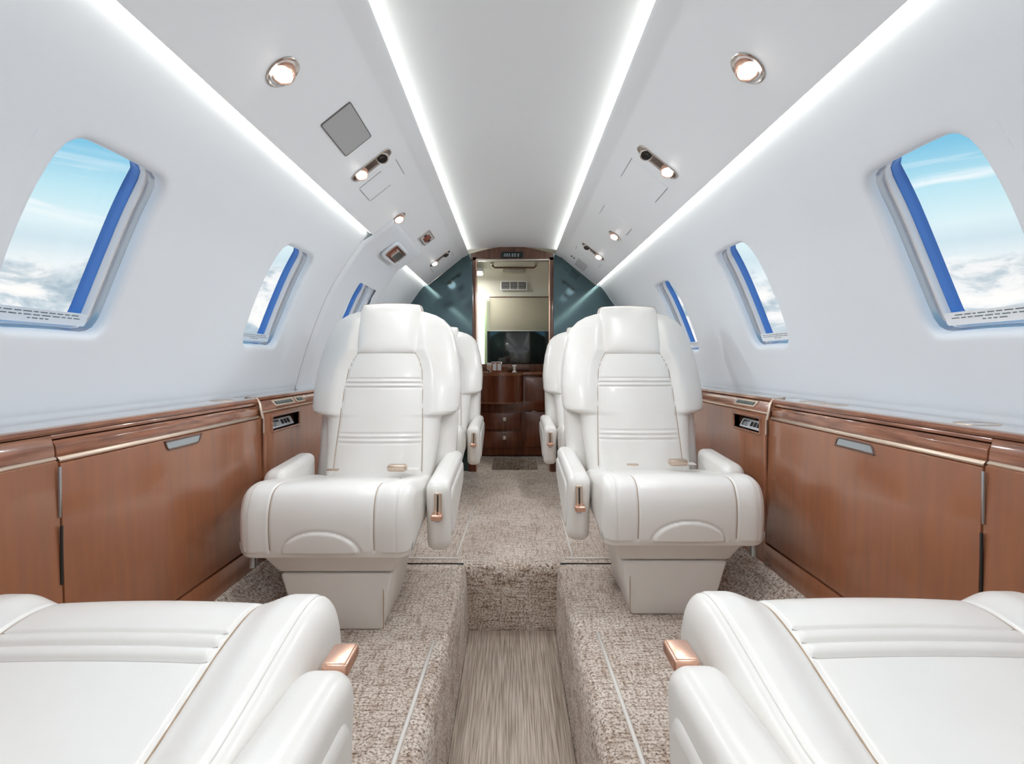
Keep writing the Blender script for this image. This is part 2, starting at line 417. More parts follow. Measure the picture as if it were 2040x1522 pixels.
def build_window(side, c, i):
    n = 72; o = empty('window_%d' % i, wpt(side, c, ZC)); tag(o, kind='structure'); off = Vector(o.location)
    def band(name, lv, m):
        V = []; F = []
        for g, d in lv: V += [wpt(side, c+wout(k, grow=g)[0], ZC+wout(k, grow=g)[1], d)-off for k in range(n)]
        for a in range(len(lv)-1):
            for k in range(n): F.append([a*n+k, a*n+(k+1) % n, (a+1)*n+(k+1) % n, (a+1)*n+k])
        return mesh(name, V, F, m, o, angle=50)
    band('reveal', [(.0005, .023), (-.001, .026), (.001, .032), (-.001, .040), (-.003, .043)], M['reveal'])
    band('inner_frame', [(-.001, .042), (-.006, .043), (-.008, .046), (-.007, .054), (-.009, .058)], M['white'])
    band('seal', [(-.008, .057), (-.012, .058), (-.013, .064), (-.012, .072), (-.015, .077), (-.018, .078)], M['blue'])
    V = [wpt(side, c+wout(k, grow=-.014)[0], ZC+wout(k, grow=-.014)[1], .078)-off for k in range(n)]
    zrows = 9; rows = []
    # pane as a curved sheet with thickness
    V = []; F = []
    for d in (.076, .080):
        for a in range(13):
            f = 1-a/12
            V += [wpt(side, c+wout(k, grow=-.014)[0]*f, ZC+wout(k, grow=-.014)[1]*f, d)-off for k in range(n)]
    for q in (0, 13):
        for a in range(12):
            for k in range(n): F.append([(q+a)*n+k, (q+a)*n+(k+1) % n, (q+a+1)*n+(k+1) % n, (q+a+1)*n+k])
    for k in range(n): F.append([k, (k+1) % n, 13*n+(k+1) % n, 13*n+k])
    mesh('pane', V, F, M['glass'], o)
    # instruction placard along the sill, standing in the opening
    def strip(name, y0, y1, z0, z1, d, th, m, parent, r=.006, tilt=0):
        out = rrect(y1-y0, z1-z0, r, 4); V = []; F = []; K = len(out)
        for dd in (d, d+th):
            for (y, z) in out: V.append(wpt(side, c+(y0+y1)/2+y, ZC+(z0+z1)/2+z, dd)-off)
        for k in range(K): F.append([k, (k+1) % K, K+(k+1) % K, K+k])
        F.append(list(range(K))); F.append([K+k for k in range(K)][::-1])
        return mesh(name, V, F, m, parent, smooth=False)
    zb = -HZN
    pl = strip('placard', -HWN+.022, HWN-.020, zb+.018, zb+.044, .028, .0016, M['placard' if side < 0 else 'placardw'], o)
    V = []; F = []
    for row, (a, b) in enumerate(((.045, .225), (.036, .235), (.115, .165))):
        y = -HWN+a; zz = zb+.0375-row*.006
        while y < -HWN+b:
            w = random.uniform(.006, .02)
            q = [wpt(side, c+y+dy, ZC+zz+dz, .0276)-off for dy, dz in ((0, 0), (w, 0), (w, .0019), (0, .0019))]
            V += q; F.append([len(V)-4, len(V)-3, len(V)-2, len(V)-1]); y += w+.004
    mesh('printed_text', V, F, M['ink'], pl, smooth=False)
wi = 1
for side in (-1, 1):
    for c in WIN[side]: build_window(side, c, wi); wi += 1

def strip_surf(name, pts, m, side=1, y0=YB, y1=YF, thick=0):
    n = 24; V = []; F = []; K = len(pts)
    for i in range(n+1):
        y = y0+(y1-y0)*i/n
        V += [(side*x, y, EZ+z) for x, z in pts]
    for i in range(n):
        for k in range(K-1): F.append([i*K+k, i*K+k+1, (i+1)*K+k+1, (i+1)*K+k])
    return mesh(name, V, F, m, angle=40)
# centre ceiling panel
CP = [(.338*math.cos(math.pi*i/24), .812+.024*math.sin(math.pi*i/24)) for i in range(25)]
tag(strip_surf('ceiling', CP, M['ceil']), kind='structure')
for q, side in enumerate((-1, 1)):
    # sloping service panel with inner lip, and the hidden troughs that hold the light strips
    sec = [(.600, .592), (.6065, .590), (.611, .572)] + [P0] + [(P0[0]+(P1[0]-P0[0])*t, P0[1]+(P1[1]-P0[1])*t) for t in (.1, .3, .5, .7, .9)] + [(.372, .7565), (.364, .762), (.352, .7665), (.322, .7815), (.3145, .786), (.313, .789), (.316, .7905), (.345, .782)]
    tag(strip_surf('trim_%d' % (q+1), sec, M['ceil'], side), kind='structure')
    tag(strip_surf('trim_%d' % (q+3), [(.640, .560), (.640, .578), (.633, .590), (.600, .594)], M['ceil'], side), kind='structure')
    tag(strip_surf('trim_%d' % (q+5), [(.345, .782), (.352, .79), (.352, .812), (.338, .8125)], M['ceil'], side), kind='structure')
    nm = 'left' if side < 0 else 'right'
    segs = [(YB, 2.30), (3.06, YF-.004)] if side < 0 else [(YB, YF-.004)]
    for y0, y1 in segs:
        o = prism('light_strip', [(.6155, EZ+.5645), (.6205, EZ+.5645), (.6205, EZ+.5695), (.6155, EZ+.5695)], y0, y1, M['led'], None, side)
        where = {(-1, 0): 'long warm white light strip along the top of the left wall', (-1, 1): 'short light strip between the exit panel and the teal partition, left wall', (1, 0): 'warm white light strip along the whole top of the right wall'}[(side, 0 if y0 == YB else 1)]
        tag(o, where, 'light strip', 'cove light strips')
    o = prism('light_strip', [(.3235, EZ+.7905), (.331, EZ+.7905), (.331, EZ+.797), (.3235, EZ+.797)], YB, YF-.004, M['led_soft'], None, side)
    tag(o, 'light strip hidden in the %s edge of the centre ceiling panel' % nm, 'light strip', 'cove light strips')

# floor: raised ledges, dropped aisle, riser, outer slopes
YR = 2.06; AX = .169; DZ = -.26
def floor():
    V = []; F = []
    def sweep(sec, y0, y1, n=10):
        b = len(V); K = len(sec)
        for i in range(n+1):
            y = y0+(y1-y0)*i/n
            for x, z in sec: V.append((x, y, z))
        for i in range(n):
            for k in range(K-1): F.append([b+i*K+k, b+i*K+k+1, b+(i+1)*K+k+1, b+(i+1)*K+k])
    edge = [(AX, DZ), (AX+.003, DZ+.06), (AX+.006, -.06), (AX+.010, -.030), (AX+.019, -.010), (AX+.034, -.001), (AX+.05, 0)]
    outer = [(.4, 0), (.62, 0), (.66, .012), (.72, .055), (.83, .125), (.965, .14)]
    for s in (-1, 1):
        sweep([(s*x, z) for x, z in edge+outer], YB, YR+.02)
        sweep([(s*x, z) for x, z in [(.195, 0)]+outer], YR+.02, YF)
    sweep([(-AX, DZ), (AX, DZ)], YB, YR+.01)
    # riser with a rounded nosing
    prof = [(YR, DZ), (YR, -.10), (YR-.003, -.045), (YR, -.018), (YR+.012, -.004), (YR+.035, 0), (YR+.08, 0), (YR+.09, 0)]
    b = len(V); xs = [-.195, -.17, -.1, 0, .1, .17, .195]
    for x in xs:
        for y, z in prof: V.append((x, y, z))
    K = len(prof)
    for i in range(len(xs)-1):
        for k in range(K-1): F.append([b+i*K+k, b+i*K+k+1, b+(i+1)*K+k+1, b+(i+1)*K+k])
    sweep([(-.195, 0), (.195, 0)], YR+.09, YF)
    # floor beyond the partition with a sunken well
    hx0, hx1, hy0, hy1 = -.150, .195, YF+.03, 4.36
    for x0, x1, y0, y1 in ((-.8, hx0, YF, 5.0), (hx1, .8, YF, 5.0), (hx0, hx1, YF, hy0), (hx0, hx1, hy1, 5.0)):
        b = len(V); V.extend([(x0, y0, 0), (x1, y0, 0), (x1, y1, 0), (x0, y1, 0)]); F.append([b, b+1, b+2, b+3])
    b = len(V); V.extend([(x, y, z) for z in (0, -.2) for x, y in ((hx0, hy0), (hx1, hy0), (hx1, hy1), (hx0, hy1))])
    for k in range(4): F.append([b+k, b+(k+1) % 4, b+4+(k+1) % 4, b+4+k])
    F.append([b+4, b+5, b+6, b+7])
    o = mesh('floor', V, F, M['carpet'], angle=45); tag(o, kind='structure')
floor()
# woven runner in the dropped aisle
o = box('floor_runner', (0, (YB+YR)/2, DZ+.003), (2*AX-.004, YR-YB-.012, .006), M['runner'], bev=.002)
tag(o, 'beige striped woven runner lying in the dropped centre aisle', 'runner')
# carpet piping seams
i = 7
def piping(pts, r=.004, m='piping'):
    global i
    tag(tube('trim_%d' % i, pts, r, M[m], n=8), kind='structure'); i += 1
piping([(-.222, 1.485, .001), (-.226, 1.3, .001), (-.240, .8, .001), (-.25, .3, .001)], .0055)
piping([(.250, 1.535, .001), (.254, 1.3, .001), (.262, .8, .001), (.27, .3, .001)], .0055)
piping([(-.206, 2.9, .001), (-.226, 2.15, .001)]); piping([(.256, 2.9, .001), (.246, 2.15, .001)])
for s in (-1, 1):
    piping([(s*.215, 2.12, .002), (s*.6, 2.12, .002)], .005); piping([(s*.19, 2.065, .001), (s*.6, 2.065, .001)], .0035, 'black')

# end walls
def cabin_outline():
    pts = [(x, z) for x, z in CP]
    right = [(.345, .79), P1, P0] + [p for p in WP]
    full = right + [(-x, z) for x, z in right[::-1]]
    return full
# partition: teal mirror each side of the opening, header above
def partition():
    for side in (-1, 1):
        ix = .282 if side < 0 else .300
        sec = [(ix, .79), (.345, .79), (.369, .757), (.61, .562), (.648, .55)] + WP[1:] + [(ix, -.79)]
        o = prism('wall_front_left' if side < 0 else 'wall_front_right', [(x, EZ+z) for x, z in sec], YF, YF+.03, M['teal'], None, side)
        tag(o, kind='structure')
    d = empty('door_1', (0, YF-.012, 0)); tag(d, kind='structure')
    for x0, x1 in ((-.288, -.255), (.268, .302)):
        box('jamb', ((x0+x1)/2, .018, (EZ+.765)/2), (x1-x0, .06, EZ+.765), M['wooddark'], d, .004)
        box('jamb_bead', (x1-.003 if x0 < 0 else x0+.003, -.016, (EZ+.745)/2), (.008, .012, EZ+.745), M['copper'], d, .002)
    n = 16; arc = [(-.30+.60*k/n, EZ+.788+.052*math.sin(math.pi*k/n)) for k in range(n+1)]
    sec = arc + [(.30, EZ+.742), (-.30, EZ+.742)]
    prism('header', sec, -.012, .05, M['wooddark'], d)
    box('header_bead', (0.004, -.014, EZ+.742), (.53, .012, .012), M['chrome'], d, .002)
    e = empty('digital_display', (.0, YF-.032, EZ+.777)); tag(e, 'dark digital display in the walnut header above the doorway', 'display')
    plate('screen', rrect(.158, .042, .006), .008, M['display'], e, mt=Matrix.Rotation(math.pi/2, 4, 'X'))
    bm = bmesh.new()
    for k, x in enumerate((-.052, -.036, -.02, .004, .022, .045)):
        for (dx, dz, w, h) in ((0, .009, .009, .002), (0, 0, .009, .002), (.0045, .0045, .002, .009), (-.0045, -.0045, .002, .009), (0, -.009, .009, .002)):
            bbox(bm, (x+dx, -.0085, dz-.003), (w, .001, h))
    bobj('digits', bm, mat('display_digits', (.45, .5, .5), .4, emit=((.7, .8, .85), .12)), e, False)
partition()
o = mesh('wall_back', [(x, YB, EZ+z) for x, z in ([(.335, .81), (.352, .79), P1, P0]+WP)+[(-x, z) for x, z in ([(.335, .81), (.352, .79), P1, P0]+WP)[::-1]]]+[(AX, YB, 0), (AX, YB, DZ), (-AX, YB, DZ), (-AX, YB, 0)],
         [list(range(30)), [30, 31, 32, 33]], M['wall'], smooth=False); tag(o, kind='structure')

# ---------------------------------------------------------------- seats
# local frame: x outboard, y away from the knee edge, z up; side mirrors x
CUSH = resample(catmull([(.47, .375), (.40, .390), (.26, .412), (.13, .438), (.065, .444), (.022, .430), (.000, .392), (-.006, .345), (-.002, .295), (.006, .262), (.022, .252), (.10, .262), (.30, .27), (.45, .28), (.48, .32)], 14), 300)
def build_seat(side, loc, rz, label, ribs=False):
    R = empty('aircraft_seat', loc, rz)
    tag(R, label, 'seat', 'ivory leather cabin seats')
    L = M['leather']; raise_ = .013 if ribs else .005
    HWC = .262 if ribs else .233
    def pan(y, z):     # half width of the middle panel of the cushion
        if ribs: return .150 - .020*sm(.02, .0, y) + .018*sm(.10, .45, y)
        return .143 - .012*sm(.30, .45, y)
    def cd(x, y, z, ny, nz):
        if y > .455 or nz < -.3: return 0
        w = pan(y, z); k = -.0045*gs(abs(x)-w, .0028)
        k += raise_*sm(w, w+.05, abs(x)) + .004*(1-(x/w)**2 if abs(x) < w else 0)
        if ribs:
            fd = sm(w, w-.012, abs(x))
            for yy in (.122, .146, .170): k += -.0050*gs(y-yy, .0030)*fd
            for yy in (.134, .158): k += .0035*gs(y-yy, .0085)*fd
        elif y < .06 and z < .43:
            # raised half-moon pad low on the front face
            ex, ez = (x-.004)/.108, (z-.268)/.064; rr = math.hypot(ex, max(ez, 0)*1.0)
            if ez > -.1:
                k += .006*sm(1.02, .9, rr) - .004*gs((rr-1.0)*.08, .0035)
            k += -.004*gs(z-.266, .003)
        # double stitched side seam
        k += -.002*gs(abs(x)-(HWC-.030), .0018)
        return k
    CUB = resample(CUSH, 620) if ribs else CUSH
    CU = [(y if y < .3 or not ribs else .3+(y-.3)*2.1, z) for y, z in CUB]
    slab('seat_cushion', CU, -HWC-(0 if ribs else .013), HWC, .040, L, R, nx=150, disp=cd, side=side, ne=12)
    nr = normals2(CU)
    for s in (-1, 1):
        pts = []
        for (y, z), (ny, nz) in zip(CU, nr):
            if y < (.60 if ribs else .42) and nz > -.25:
                w = pan(y, z); kk = cd(w, y, z, ny, nz)+.0012; pts.append((side*s*w, y+ny*kk, z+nz*kk))
        # order along profile: it may wrap, so sort by the loop position
        pts2 = [(p, i) for i, p in enumerate(pts)]
        tube('cushion_seam', pts, .0011, M['seam'], R, 5)
    for s in (-1, 1):
        pts = []
        for (y, z), (ny, nz) in zip(CU, nr):
            if y < (.60 if ribs else .42) and nz > -.25:
                x = HWC-.030; d = max(0, (x-(HWC-.040))/.040); ins = .040*(1-(1-d**2.2)**(1/2.2)); kk = cd(x, y, z, ny, nz)*(1-d**3)-ins+.0004
                pts.append((side*s*x, y+ny*kk, z+nz*kk))
        tube('edge_stitching', pts, .0009, M['piping'], R, 5)
    if ribs:
        for yy in (.122, .146, .170):
            q = min(range(len(CU)), key=lambda a: abs(CU[a][0]-yy)+(9 if nr[a][1] < 0 else 0)); (y, z), (ny, nz) = CU[q], nr[q]
            w = pan(y, z)-.004; pts = []
            for a in range(41):
                x = -w+2*w*a/40; kk = cd(x, y, z, ny, nz)+.0006; pts.append((side*x, y+ny*kk, z+nz*kk))
            tube('rib_stitching', pts, .0008, M['stitch'], R, 5)
    # seat pan skirt and pedestal
    def frust(name, c0, s0, c1, s1, m, bev=.012):
        bm = bmesh.new(); v = []
        for c, sz in ((c0, s0), (c1, s1)):
            for a, b in ((-1, -1), (1, -1), (1, 1), (-1, 1)): v.append(bm.verts.new((side*(c[0]+a*sz[0]/2), c[1]+b*sz[1]/2, c[2])))
        for f in ((3, 2, 1, 0), (4, 5, 6, 7), (0, 1, 5, 4), (1, 2, 6, 5), (2, 3, 7, 6), (3, 0, 4, 7)): bm.faces.new([v[q] for q in f])
        bmesh.ops.bevel(bm, geom=bm.edges[:], offset=bev, segments=3, profile=.5, affect='EDGES')
        return bobj(name, bm, m, R)
    frust('seat_pan', (-.01, .27, .182), (.335, .36), (-.01, .25, .275), (.43, .44), L)
    frust('pedestal', (-.01, .27, 0), (.25, .30), (-.01, .25, .178), (.325, .32), L, .008)
    box('pedestal_seam', (side*-.145, .10, .09), (.002, .004, .15), M['seam'], R, 0)
    # backrest: rings stacked along the recline
    bx = -.025 if side > 0 or ribs else -.036
    HW = [(.34, .188), (.37, .194), (.45, .200), (.55, .212), (.585, .216), (.592, .235), (.598, .262), (.607, .276), (.62, .281), (.70, .284), (.76, .279), (.835, .267), (.90, .250), (.935, .234), (.962, .208), (.980, .176), (.991, .140), (.998, .10)]
    def itp(T, z):
        for a, b in zip(T, T[1:]):
            if a[0] <= z <= b[0]: t = (z-a[0])/(b[0]-a[0]); return a[1]+(b[1]-a[1])*t
        return T[-1][1] if z > T[-1][0] else T[0][1]
    TH = [(.34, .05), (.40, .065), (.58, .075), (.62, .090), (.85, .085), (.93, .070), (.965, .052), (.985, .034), (.994, .020), (.998, .008)]
    BO = .20 if ribs else 0
    def yf(z): return BO+.425+.30*(z-.34)+.10*(z-.34)**2
    CPW = [(.34, .160), (.45, .158), (.60, .152), (.70, .146), (.76, .140), (.80, .126), (.84, .102), (.90, .098), (1.0, .09)]
    def bd(x, z):
        w = itp(CPW, z); k = -.0045*gs(abs(x)-w, .003) + .016*sm(w, w+.055, abs(x)) + .004*(1-min(1, (x/w)**2))
        if abs(x) < w:
            k0 = k; k = 0
            for zz in (.498, .514, .530, .696, .712, .728): k += -.0038*gs(z-zz, .0028)
            for zz in (.506, .522, .704, .720): k += .0025*gs(z-zz, .005)
            k = k0 + k*sm(w, w-.008, abs(x))
        return k
    zs = []
    z = .34
    while z < .998:
        zs.append(z); z += .0015 if (.575 < z < .62 or z > .965) else (.0032)
    zs.append(.998)
    nxr = 110; V = []; F = []
    us = [math.sin(math.pi/2*(-1+2*q/nxr)) for q in range(nxr+1)]
    us = [.55*u+.45*(-1+2*q/nxr) for q, u in enumerate(us)]
    p = 3.2
    for z in zs:
        hw, th = itp(HW, z), itp(TH, z); sgn = 1
        for u in us:
            d = th*max(0, 1-abs(u)**p)**(1/p); k = bd(u*hw, z)*sm(0, .5, 1-abs(u))*(sm(.998, .95, z))
            V.append((side*(bx+u*hw), yf(z)+th-d-k, z))
        for u in us[-2:0:-1]:
            d = th*max(0, 1-abs(u)**p)**(1/p)
            V.append((side*(bx+u*hw), yf(z)+th+d*.9, z))
    K = len(us)*2-2
    for a in range(len(zs)-1):
        for b in range(K): F.append([a*K+b, a*K+(b+1) % K, (a+1)*K+(b+1) % K, (a+1)*K+b])
    F.append(list(range(K))); F.append([(len(zs)-1)*K+b for b in range(K)][::-1])
    back = mesh('backrest', V, F, L, R)
    for s in (-1, 1):
        pts = []
        for q in range(46):
            z = .40+.44*q/45; w = itp(CPW, z); hw, th = itp(HW, z), itp(TH, z); u = w/hw
            d = th*max(0, 1-u**p)**(1/p); pts.append((side*(bx+s*w), yf(z)+th-d-bd(w, z)*sm(0, .5, 1-u)-.0014, z))
        tube('backrest_seam', pts, .0013, M['seam'], R, 5)
    # rear shell: full width behind the narrow lower back, with a hollow beside each arm
    SH = resample(rounded([(yf(.36)+.10, .33), (yf(.60)+.085, .60), (yf(.78)+.07, .77), (yf(.80)+.14, .80), (yf(.60)+.22, .60), (yf(.36)+.20, .33)], [.03, .05, .03, .03, .05, .03], 6), 120)
    slab('rear_shell', SH, bx-.266, bx+.256, .035, L, R, nx=10, side=side, p=2)
    # headrest pillow
    HO = [(-.118, .835), (-.122, .90), (-.122, .98), (-.116, 1.013), (-.10, 1.022), (0, 1.027), (.10, 1.022), (.116, 1.013), (.122, .98), (.122, .90), (.116, .835), (.105, .822), (0, .818), (-.106, .822)]
    HOo = resample(catmull(HO, 8), 110); hn = normals2(HOo)
    V = []; F = []; cz = .925
    lv = [(1, .050), (1, .02), (1, .004)] + [((1-(q/14)**2.6) if q < 14 else .001, None) for q in range(0, 15)]
    fs = [(1, .05), (1, .02)] + [(math.cos(math.pi/2*q/16)**.55 if q < 16 else .002, q) for q in range(17)]
    for q, (f, w) in enumerate(fs):
        if q < 2: dy = w
        else: dy = -.030*(1-f**5)**.5
        for (x, z) in HOo:
            X, Z = x*f, cz+(z-cz)*f
            V.append((side*(bx+X), yf(Z)+dy+.012, Z))
    K = len(HOo); lv = fs
    for a in range(len(lv)-1):
        for b in range(K): F.append([a*K+b, a*K+(b+1) % K, (a+1)*K+(b+1) % K, (a+1)*K+b])
    F.append(list(range(K))); F.append([(len(lv)-1)*K+b for b in range(K)][::-1])
    mesh('headrest', V, F, L, R)
    tube('headrest_seam', [(side*(bx+x), yf(z)+.010, z) for x, z in HOo], .0016, M['seam'], R, 5, True)
    # arms
    def arm(x0, x1, out, name, r=.026):
        prof = resample(rounded(out, [.05, .03, .04, .055], 8), 150)
        return slab(name, prof, x0, x1, min(r, (x1-x0)/2*.98), L, R, p=2.0, nx=8, side=side, ne=10)
    a = arm(-.328, -.256, [(.155, .428), (.62, .452), (.60, .320), (.185, .193)], 'armrest')
    inset = resample(rounded([(.205, .391), (.585, .414), (.575, .343), (.225, .233)], [.035, .03, .03, .04], 8), 100)
    nr2 = normals2(inset); V = []; F = []; K = len(inset)
    lv = [(.004, -.322), (.002, -.329), (-.004, -.3335), (-.012, -.335)]
    for ins, x in lv: V += [(side*x, y+ny*ins, z+nz*ins) for (y, z), (ny, nz) in zip(inset, nr2)]
    for q in range(len(lv)-1):
        for b in range(K): F.append([q*K+b, q*K+(b+1) % K, (q+1)*K+(b+1) % K, (q+1)*K+b])
    F.append([(len(lv)-1)*K+b for b in range(K)])
    mesh('inset_panel', V, F, L, a)
    # recline lever plate on the arm's front
    tl = Matrix.Translation((side*-.295, .158, .360)) @ Matrix.Rotation(math.radians(-5), 4, 'X') @ Matrix.Rotation(math.pi/2, 4, 'X')
    lp = plate('lever_plate', rrect(.022, .072, .005), .005, M['gold'], R, mt=tl)
    plate('slot', rrect(.005, .052, .002), .001, M['black'], lp, z0=.005, bev=.0002, mt=tl @ Matrix.Translation((0, .004, 0)))
    kn = box('lever', (side*-.295, .128 if ribs else .135, .330 if not ribs else .408), (.034, .052 if ribs else .034, .018), M['copper'], lp, .005, 3)
    if ribs: kn.location.z -= .0
    plate('button', rrect(.017, .014, .005), .003, M['greylight'], lp, mt=tl @ Matrix.Translation((0, -.046, 0)))
    arm(.205, .275, [(.225, .444), (.52, .460), (.52, .33), (.23, .30)], 'armrest')
    # belt
    bu = .09 if side > 0 or ribs else -.125
    bk = empty('seat_belt', (side*bu, .375+BO, .423)); bk.parent = R
    bm = bmesh.new(); bbox(bm, (0, 0, .006), (.064, .038, .022), .007, 3); bbox(bm, (0, -.020, .010), (.056, .012, .010), .003); bobj('buckle', bm, M['gold'], bk)
    box('webbing', (side*(.03 if bu > 0 else -.03), .028, -.004), (.08, .04, .003), M['piping'], bk, .001)
    bk2 = empty('seat_belt', (side*-bu*.8, .385+BO, .417)); bk2.parent = R
    bm = bmesh.new(); bbox(bm, (0, 0, .002), (.040, .022, .005), .002); bobj('latch_plate', bm, M['gold'], bk2)
    # mounting bracket under the outboard front corner
    bm = bmesh.new(); bbox(bm, (side*.19, .12, .235), (.07, .05, .012), .003); bbox(bm, (side*.235, .10, .218), (.018, .02, .05), .003); bobj('seat_lock_bracket', bm, M['steel'], R)
    return R
build_seat(1, (.510, 1.53, 0), 0, 'ivory leather seat facing the camera on the right of the aisle, nearest of its row')
build_seat(-1, (-.519, 1.435, 0), 0, 'ivory leather seat facing the camera on the left of the aisle, nearest of its row')
build_seat(1, (.510, 2.82, 0), 0, 'ivory leather seat mostly hidden behind the nearer right-hand seat')
build_seat(-1, (-.510, 2.80, 0), 0, 'ivory leather seat mostly hidden behind the nearer left-hand seat')
build_seat(-1, (.515, .815, 0), math.pi, 'ivory leather seat in the lower right foreground, turned away with ribbed cushion', True)
build_seat(1, (-.515, .805, 0), math.pi, 'ivory leather seat in the lower left foreground, turned away with ribbed cushion', True)

# ---------------------------------------------------------------- side consoles
def console(side):
    nm = 'left' if side < 0 else 'right'; D0 = .99 if side < 0 else .95; D1 = 1.775 if side < 0 else 1.735
    T = .668
    wl = .953
    def facx(z): return .847 - .012*(.60-z)/.40
    # continuous ledge top
    o = prism('ledge_top', [(.9525, T+.001), (wl, T-.004), (wl, T-.014), (.870, T-.014), (.862, T-.013), (.8595, T-.008), (.863, T-.002), (.870, T)], YB, D1+.02, M['woodh'], None, side)
    prism('far_section', [(.9525, T+.001), (wl, T-.004), (wl, T-.014), (.892, T-.014), (.887, T-.009), (.890, T-.002), (.897, T)], D1+.021, YF-.005, M['woodh'], o, side)
    tag(o, 'glossy brown wood ledge top running along the %s wall' % nm, 'ledge')
    prism('top_sheen_sheet', [(.950, T+.0005), (.951, T+.002), (.874, T+.0012), (.8735, T)], YB+.01, D1+.01, M['ledge_sheen'], o, side)  # pale sheet over the wood, painting its white reflection
    prism('far_sheen_sheet', [(.950, T+.0005), (.951, T+.002), (.900, T+.0012), (.8995, T)], D1+.022, YF-.01, M['ledge_sheen'], o, side)
    # cabinet with the fold-out table door
    C = empty('side_cabinet', (0, (D0+D1)/2, 0)); yc = (D0+D1)/2
    tag(C, 'red-brown side cabinet with long table door along the %s wall' % nm, 'cabinet', 'side cabinets')
    sec = [(.958, T-.015), (.862, T-.015), (.8655, T-.032), (.8655, .612), (.850, .604), (facx(.197), .197), (.833, .125), (.955, .125)]
    prism('carcass', sec, D1+.004-yc, D1+.02-yc, M['wood'], C, side)
    prism('side_panel', sec, YB-yc, D0-.004-yc, M['wood'], C, side)
    prism('core', [(.955, T-.016), (.885, T-.016), (.83+.02, .20), (.85, .13), (.955, .13)], D0-.003-yc, D1+.003-yc, M['black'], C, side)
    prism('top_rail', [(.955, T-.014), (.8625, T-.014), (.8605, .646), (.890, .646)], D0-.004-yc, D1+.004-yc, M['woodh'], C, side, .001)
    prism('kickboard', [(.955, .193), (.834, .193), (.831, .125), (.955, .125)], D0-.004-yc, D1+.004-yc, M['wood'], C, side, .001)
    prism('near_rail', [(.880, .652), (.8625, .652), (.857, .632), (.855, .618), (.857, .610), (.870, .604)], YB-yc, D0-.004-yc, M['woodh'], C, side, .001)
    prism('near_rail_bead', [(.868, .614), (.855, .614), (.851, .609), (.855, .603), (.868, .603)], YB-yc, D0-.004-yc, M['gold'], C, side, .001)
    dsec = [(.868, .600), (.848, .600), (facx(.20)-.0005, .200), (.856, .200)]
    dr = prism('door', dsec, D0-yc, D1-yc, M['wood'], C, side, .0012)
    prism('door_rail', [(.880, .643), (.8635, .643), (.857, .632), (.855, .618), (.857, .610), (.870, .604)], D0-yc, D1-yc, M['woodh'], dr, side, .001)
    prism('bead', [(.868, .612), (.855, .612), (.8505, .6075), (.850, .6035), (.854, .600), (.868, .600)], D0+.001-yc, D1-.001-yc, M['gold'], dr, side, .001)
    hy = (1.36 if side < 0 else 1.305)-yc
    mt = Matrix.Translation((side*.8475, hy, .585)) @ Matrix.Rotation(side*-math.pi/2, 4, 'Y') @ Matrix.Rotation(math.pi/2, 4, 'Z')
    out = rounded([(-.066, -.013), (.066, -.013), (.078, .013), (-.078, .013)], [.012, .012, .002, .002], 5)
    h = ringplate('handle', out, .005, .003, M['wooddark'], dr, mt)
    plate('finger_pull', [(x*.94, y*.85) for x, y in out], .0015, M['steel'], h, mt=mt)
    # hinge strips and far edge moulding
    box('hinge_slot', (side*(facx(.43)-.001), D0-.006-yc, .43), (.004, .0045, .11), M['black'], C, .001)
    for k, (yy, z0, z1) in enumerate(((D0-.006, .50, .595), (D1+.008, .43, .60))):
        box('hinge_strip', (side*(facx((z0+z1)/2)-.001), yy-yc, (z0+z1)/2), (.004, .0045, z1-z0), M['steel' if k == 0 else 'wooddark'], C, .001)
    pts = [(side*.905, D1+.014-yc, T+.0005), (side*.868, D1+.014-yc, T-.002), (side*.858, D1+.014-yc, T-.016), (side*.853, D1+.014-yc, .625), (side*.847, D1+.014-yc, .600), (side*(facx(.5)-.002), D1+.014-yc, .50)]
    tube('edge_moulding', pts, .006, M['gold'], C, 8)
    box('end_stile', (side*(facx(.34)+.003), D1+.014-yc, .34), (.012, .014, .42), M['wood'], C, .002)
    # far console with slanted fascia
    E_ = empty('side_console', (0, 2.8, 0)); tag(E_, 'red-brown console with slanted switch fascia along the %s wall, beyond the cabinet' % nm, 'console', 'far side consoles')
    y0, y1 = D1+.022-2.8, YF-.006-2.8
    prism('fascia', [(.955, T-.015), (.888, T-.015), (.862, .624), (.862, .615), (.955, .605)], y0, y1, M['woodh'], E_, side, .001)
    prism('edge_bead', [(.872, .620), (.860, .621), (.857, .617), (.860, .612), (.872, .611)], y0, y1, M['gold'], E_, side, .001)
    n0, n1 = (1.86-2.8, 2.09-2.8) if side < 0 else (1.80-2.8, 2.005-2.8)
    z0, z1 = .548, .597
    def pnl(ya, yb, za, zb): 
        return [(side*(facx(za)), ya, za), (side*(facx(za)), yb, za), (side*(facx(zb)), yb, zb), (side*(facx(zb)), ya, zb)]
    bm = bmesh.new()
    def hexa(ya, yb, za, zb, th=.02):
        p = pnl(ya, yb, za, zb); q = [(x+side*th, y, z) for x, y, z in p]; v = [bm.verts.new(c) for c in p+q]
        for f in ((0, 1, 2, 3), (7, 6, 5, 4), (0, 4, 5, 1), (1, 5, 6, 2), (2, 6, 7, 3), (3, 7, 4, 0)): bm.faces.new([v[k] for k in f])
    hexa(y0, n0, .125, .612); hexa(n1, y1, .125, .612); hexa(n0, n1, .125, z0); hexa(n0, n1, z1, .612)
    bobj('front_panel', bm, M['wood'], E_, False)
    nb = empty('niche', (0, 0, 0)); nb.parent = E_
    nw = n1-n0; nc = (n0+n1)/2
